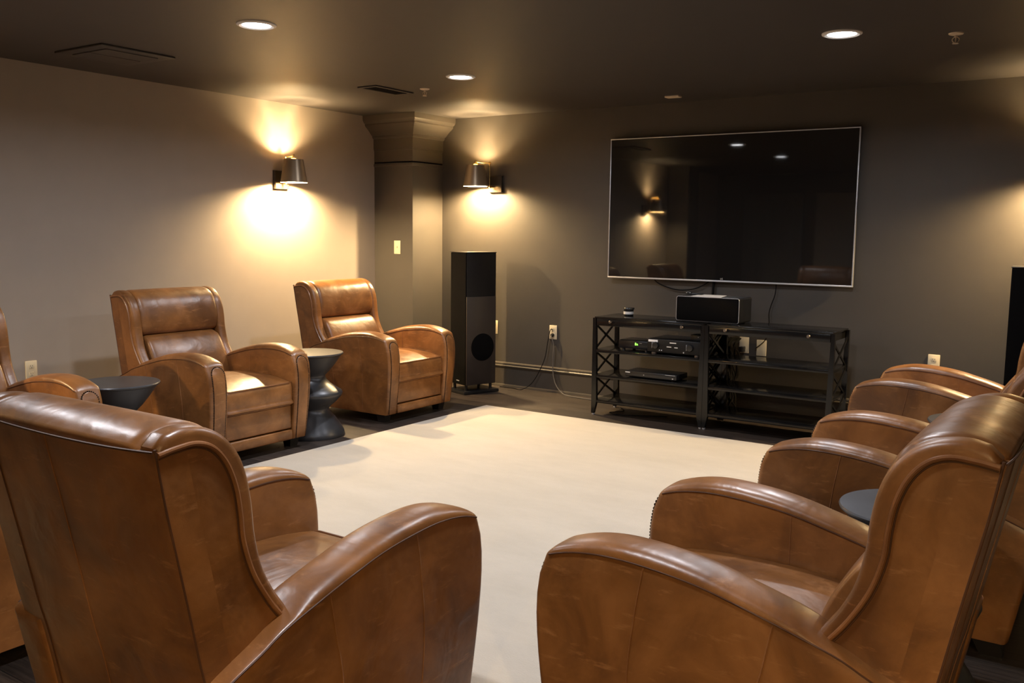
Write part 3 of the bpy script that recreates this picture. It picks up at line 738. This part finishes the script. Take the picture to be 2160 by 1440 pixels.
# ================================================================== LIGHT FITTINGS
def point_light(name, W, c, rad, parent, loc):
    ld = bpy.data.lights.new(name, 'POINT'); ld.energy = W; ld.color = c; ld.shadow_soft_size = rad
    o = bpy.data.objects.new(name, ld); C.objects.link(o); o.parent = parent; o.location = loc; return o
def make_downlight(label, x, y):
    r = thing('recessed_downlight', label, 'ceiling light', (x, y, ZC), group='recessed ceiling downlights')
    b = MB(); b.lathe([(.070, -.002), (.072, -.006), (.085, -.010), (.098, -.005), (.099, 0), (.070, 0)], 48, cap=False); b.build('trim_ring', M['white'], r)
    b = MB(); b.lathe([(0, -.0030), (.071, -.0030), (.071, -.001), (0, -.001)], 48); b.build('lens', M['lens'], r)
    ld = bpy.data.lights.new('downlight_lamp', 'AREA'); ld.shape = 'DISK'; ld.size = .135; ld.energy = DOWNLIGHT_W; ld.color = COOL; ld.spread = math.radians(165)
    o = bpy.data.objects.new('downlight_lamp', ld); C.objects.link(o); o.parent = r; o.location = (0, 0, -.011)
for x, y, lab in [(-3.745, 3.222, 'round recessed downlight glowing at the upper left of the ceiling'),
                  (-3.79, 4.973, 'round recessed downlight nearest the corner pilaster'),
                  (-1.318, 4.912, 'round recessed downlight on the ceiling above right of the television'),
                  (-1.32, 3.2, 'round recessed downlight above the right row, just outside the frame'),
                  (-3.77, 1.45, 'round recessed downlight above the left foreground, outside the frame'),
                  (-1.32, 1.45, 'round recessed downlight above the camera side on the right')]:
    make_downlight(lab, x, y)

def make_sconce(label, loc, rz, out, side, tilt=(0, 0)):
    """local frame: wall plane is y=0, room towards -y; loc = wall point under the shade centre at the shade's bottom height"""
    r = thing('wall_sconce', label, 'wall lamp', loc, rz, group='brass wall lamps with metal shades')
    H, RB, RT = .183, .1075, .077
    zb = 0
    b = MB(); b.box(side*.115-.072, side*.115+.072, -.032, 0, -.050, .095, .004); b.box(side*.115-.076, side*.115+.076, -.006, 0, -.054, .099, .002)
    b.build('backplate', M['plate_dark'], r)
    rx, ry = side*.085, -out*.42
    b = MB(); b.tube([(side*.10, -.03, .0), (side*.095, ry+.01, .0)], .006, 10); b.lathe([(.009, -.012), (.009, .012)], 14, (rx, ry, 0)); b.tube([(rx, ry, -.005), (rx, ry, .205)], .0055, 12)
    b.lathe([(.001, .196), (.009, .199), (.012, .206), (.009, .214), (.001, .217)], 16, (rx, ry, 0)); b.build('stem', M['brass'], r)
    b = MB(); b.tube([(rx, ry, .206), (rx*.4, -out*.78, .207), (0, -out, .213)], .0045, 10)
    b.lathe([(.006, .183), (.018, .186), (.020, .192), (.016, .200), (.010, .204), (.010, .214), (.006, .222), (0, .223)], 20, (0, -out, 0)); b.build('swing_arm', M['brass'], r)
    sh = MB(); n = 56
    rot = Matrix.Rotation(math.radians(tilt[0]), 3, 'X') @ Matrix.Rotation(math.radians(tilt[1]), 3, 'Y')
    ctr = Vector((0, -out, H*.95))
    def P(rad, z, a): return ctr+rot @ Vector((rad*math.cos(a), rad*math.sin(a), z-H*.95))
    rings = []
    for rad, z in ((RB, 0), (RB-.0003, .002), (RT, H), (RT-.002, H), (RB-.003, .003), (RB-.0022, 0)): rings.append([P(rad, z, 2*PI*k/n) for k in range(n)])
    sh.loft(rings[:3], cap=False); sh.loft([rings[2], rings[3]], cap=False); sh.loft(rings[3:], cap=False, mi=1); sh.loft([rings[5], rings[0]], cap=False)
    shade = sh.build('lamp_shade', [M['bronze'], M['shade_in']], r, angle=40)
    sp = MB()
    for k in range(3):
        a = 2*PI*k/3+.5; sp.tube([P(.016, H-.004, a), P(RT-.002, H-.004, a)], .0018, 6)
    sp.lathe([(.018, H-.030), (.018, H-.002), (.0, H-.001)], 16, (0, -out, 0)); sp.build('socket', M['brass'], r)
    bb = MB(); bb.lathe([(.0, .066), (.012, .067), (.020, .070), (.022, .076), (.016, .083), (.0, .085)], 20, (0, -out, 0)); bo = bb.build('bulb', M['bulb'], r)
    bo.visible_shadow = True
    point_light('bulb_lamp_low', SCONCE_LOW_W, WARM, .032, r, (0, -out, .048))
    point_light('bulb_lamp_high', SCONCE_UP_W, WARM, .030, r, (.0, -out+.0, .124))
make_sconce('bronze-shaded wall lamp on the light left wall near the pilaster', (XL, 5.218, 1.758), PI/2, .165, -.0, (0, 0))
make_sconce('brass wall lamp on the dark front wall above the corner speaker', (-4.864, YF, 1.780), 0, .165, 1, (0, 0))
make_sconce('wall lamp on the dark front wall beyond the right edge of the frame', (-.33, YF, 1.770), 0, .165, -1)
make_sconce('wall lamp on the light left wall nearer the camera, out of frame', (XL, 1.05, 1.70), PI/2, .165, 1)
make_sconce('wall lamp on the back wall behind the camera, out of frame', (.15, YB, 1.758), PI, .165, 1)
make_sconce('wall lamp on the right wall beside the camera, out of frame', (XR, -.55, 1.758), -PI/2, .165, 1)
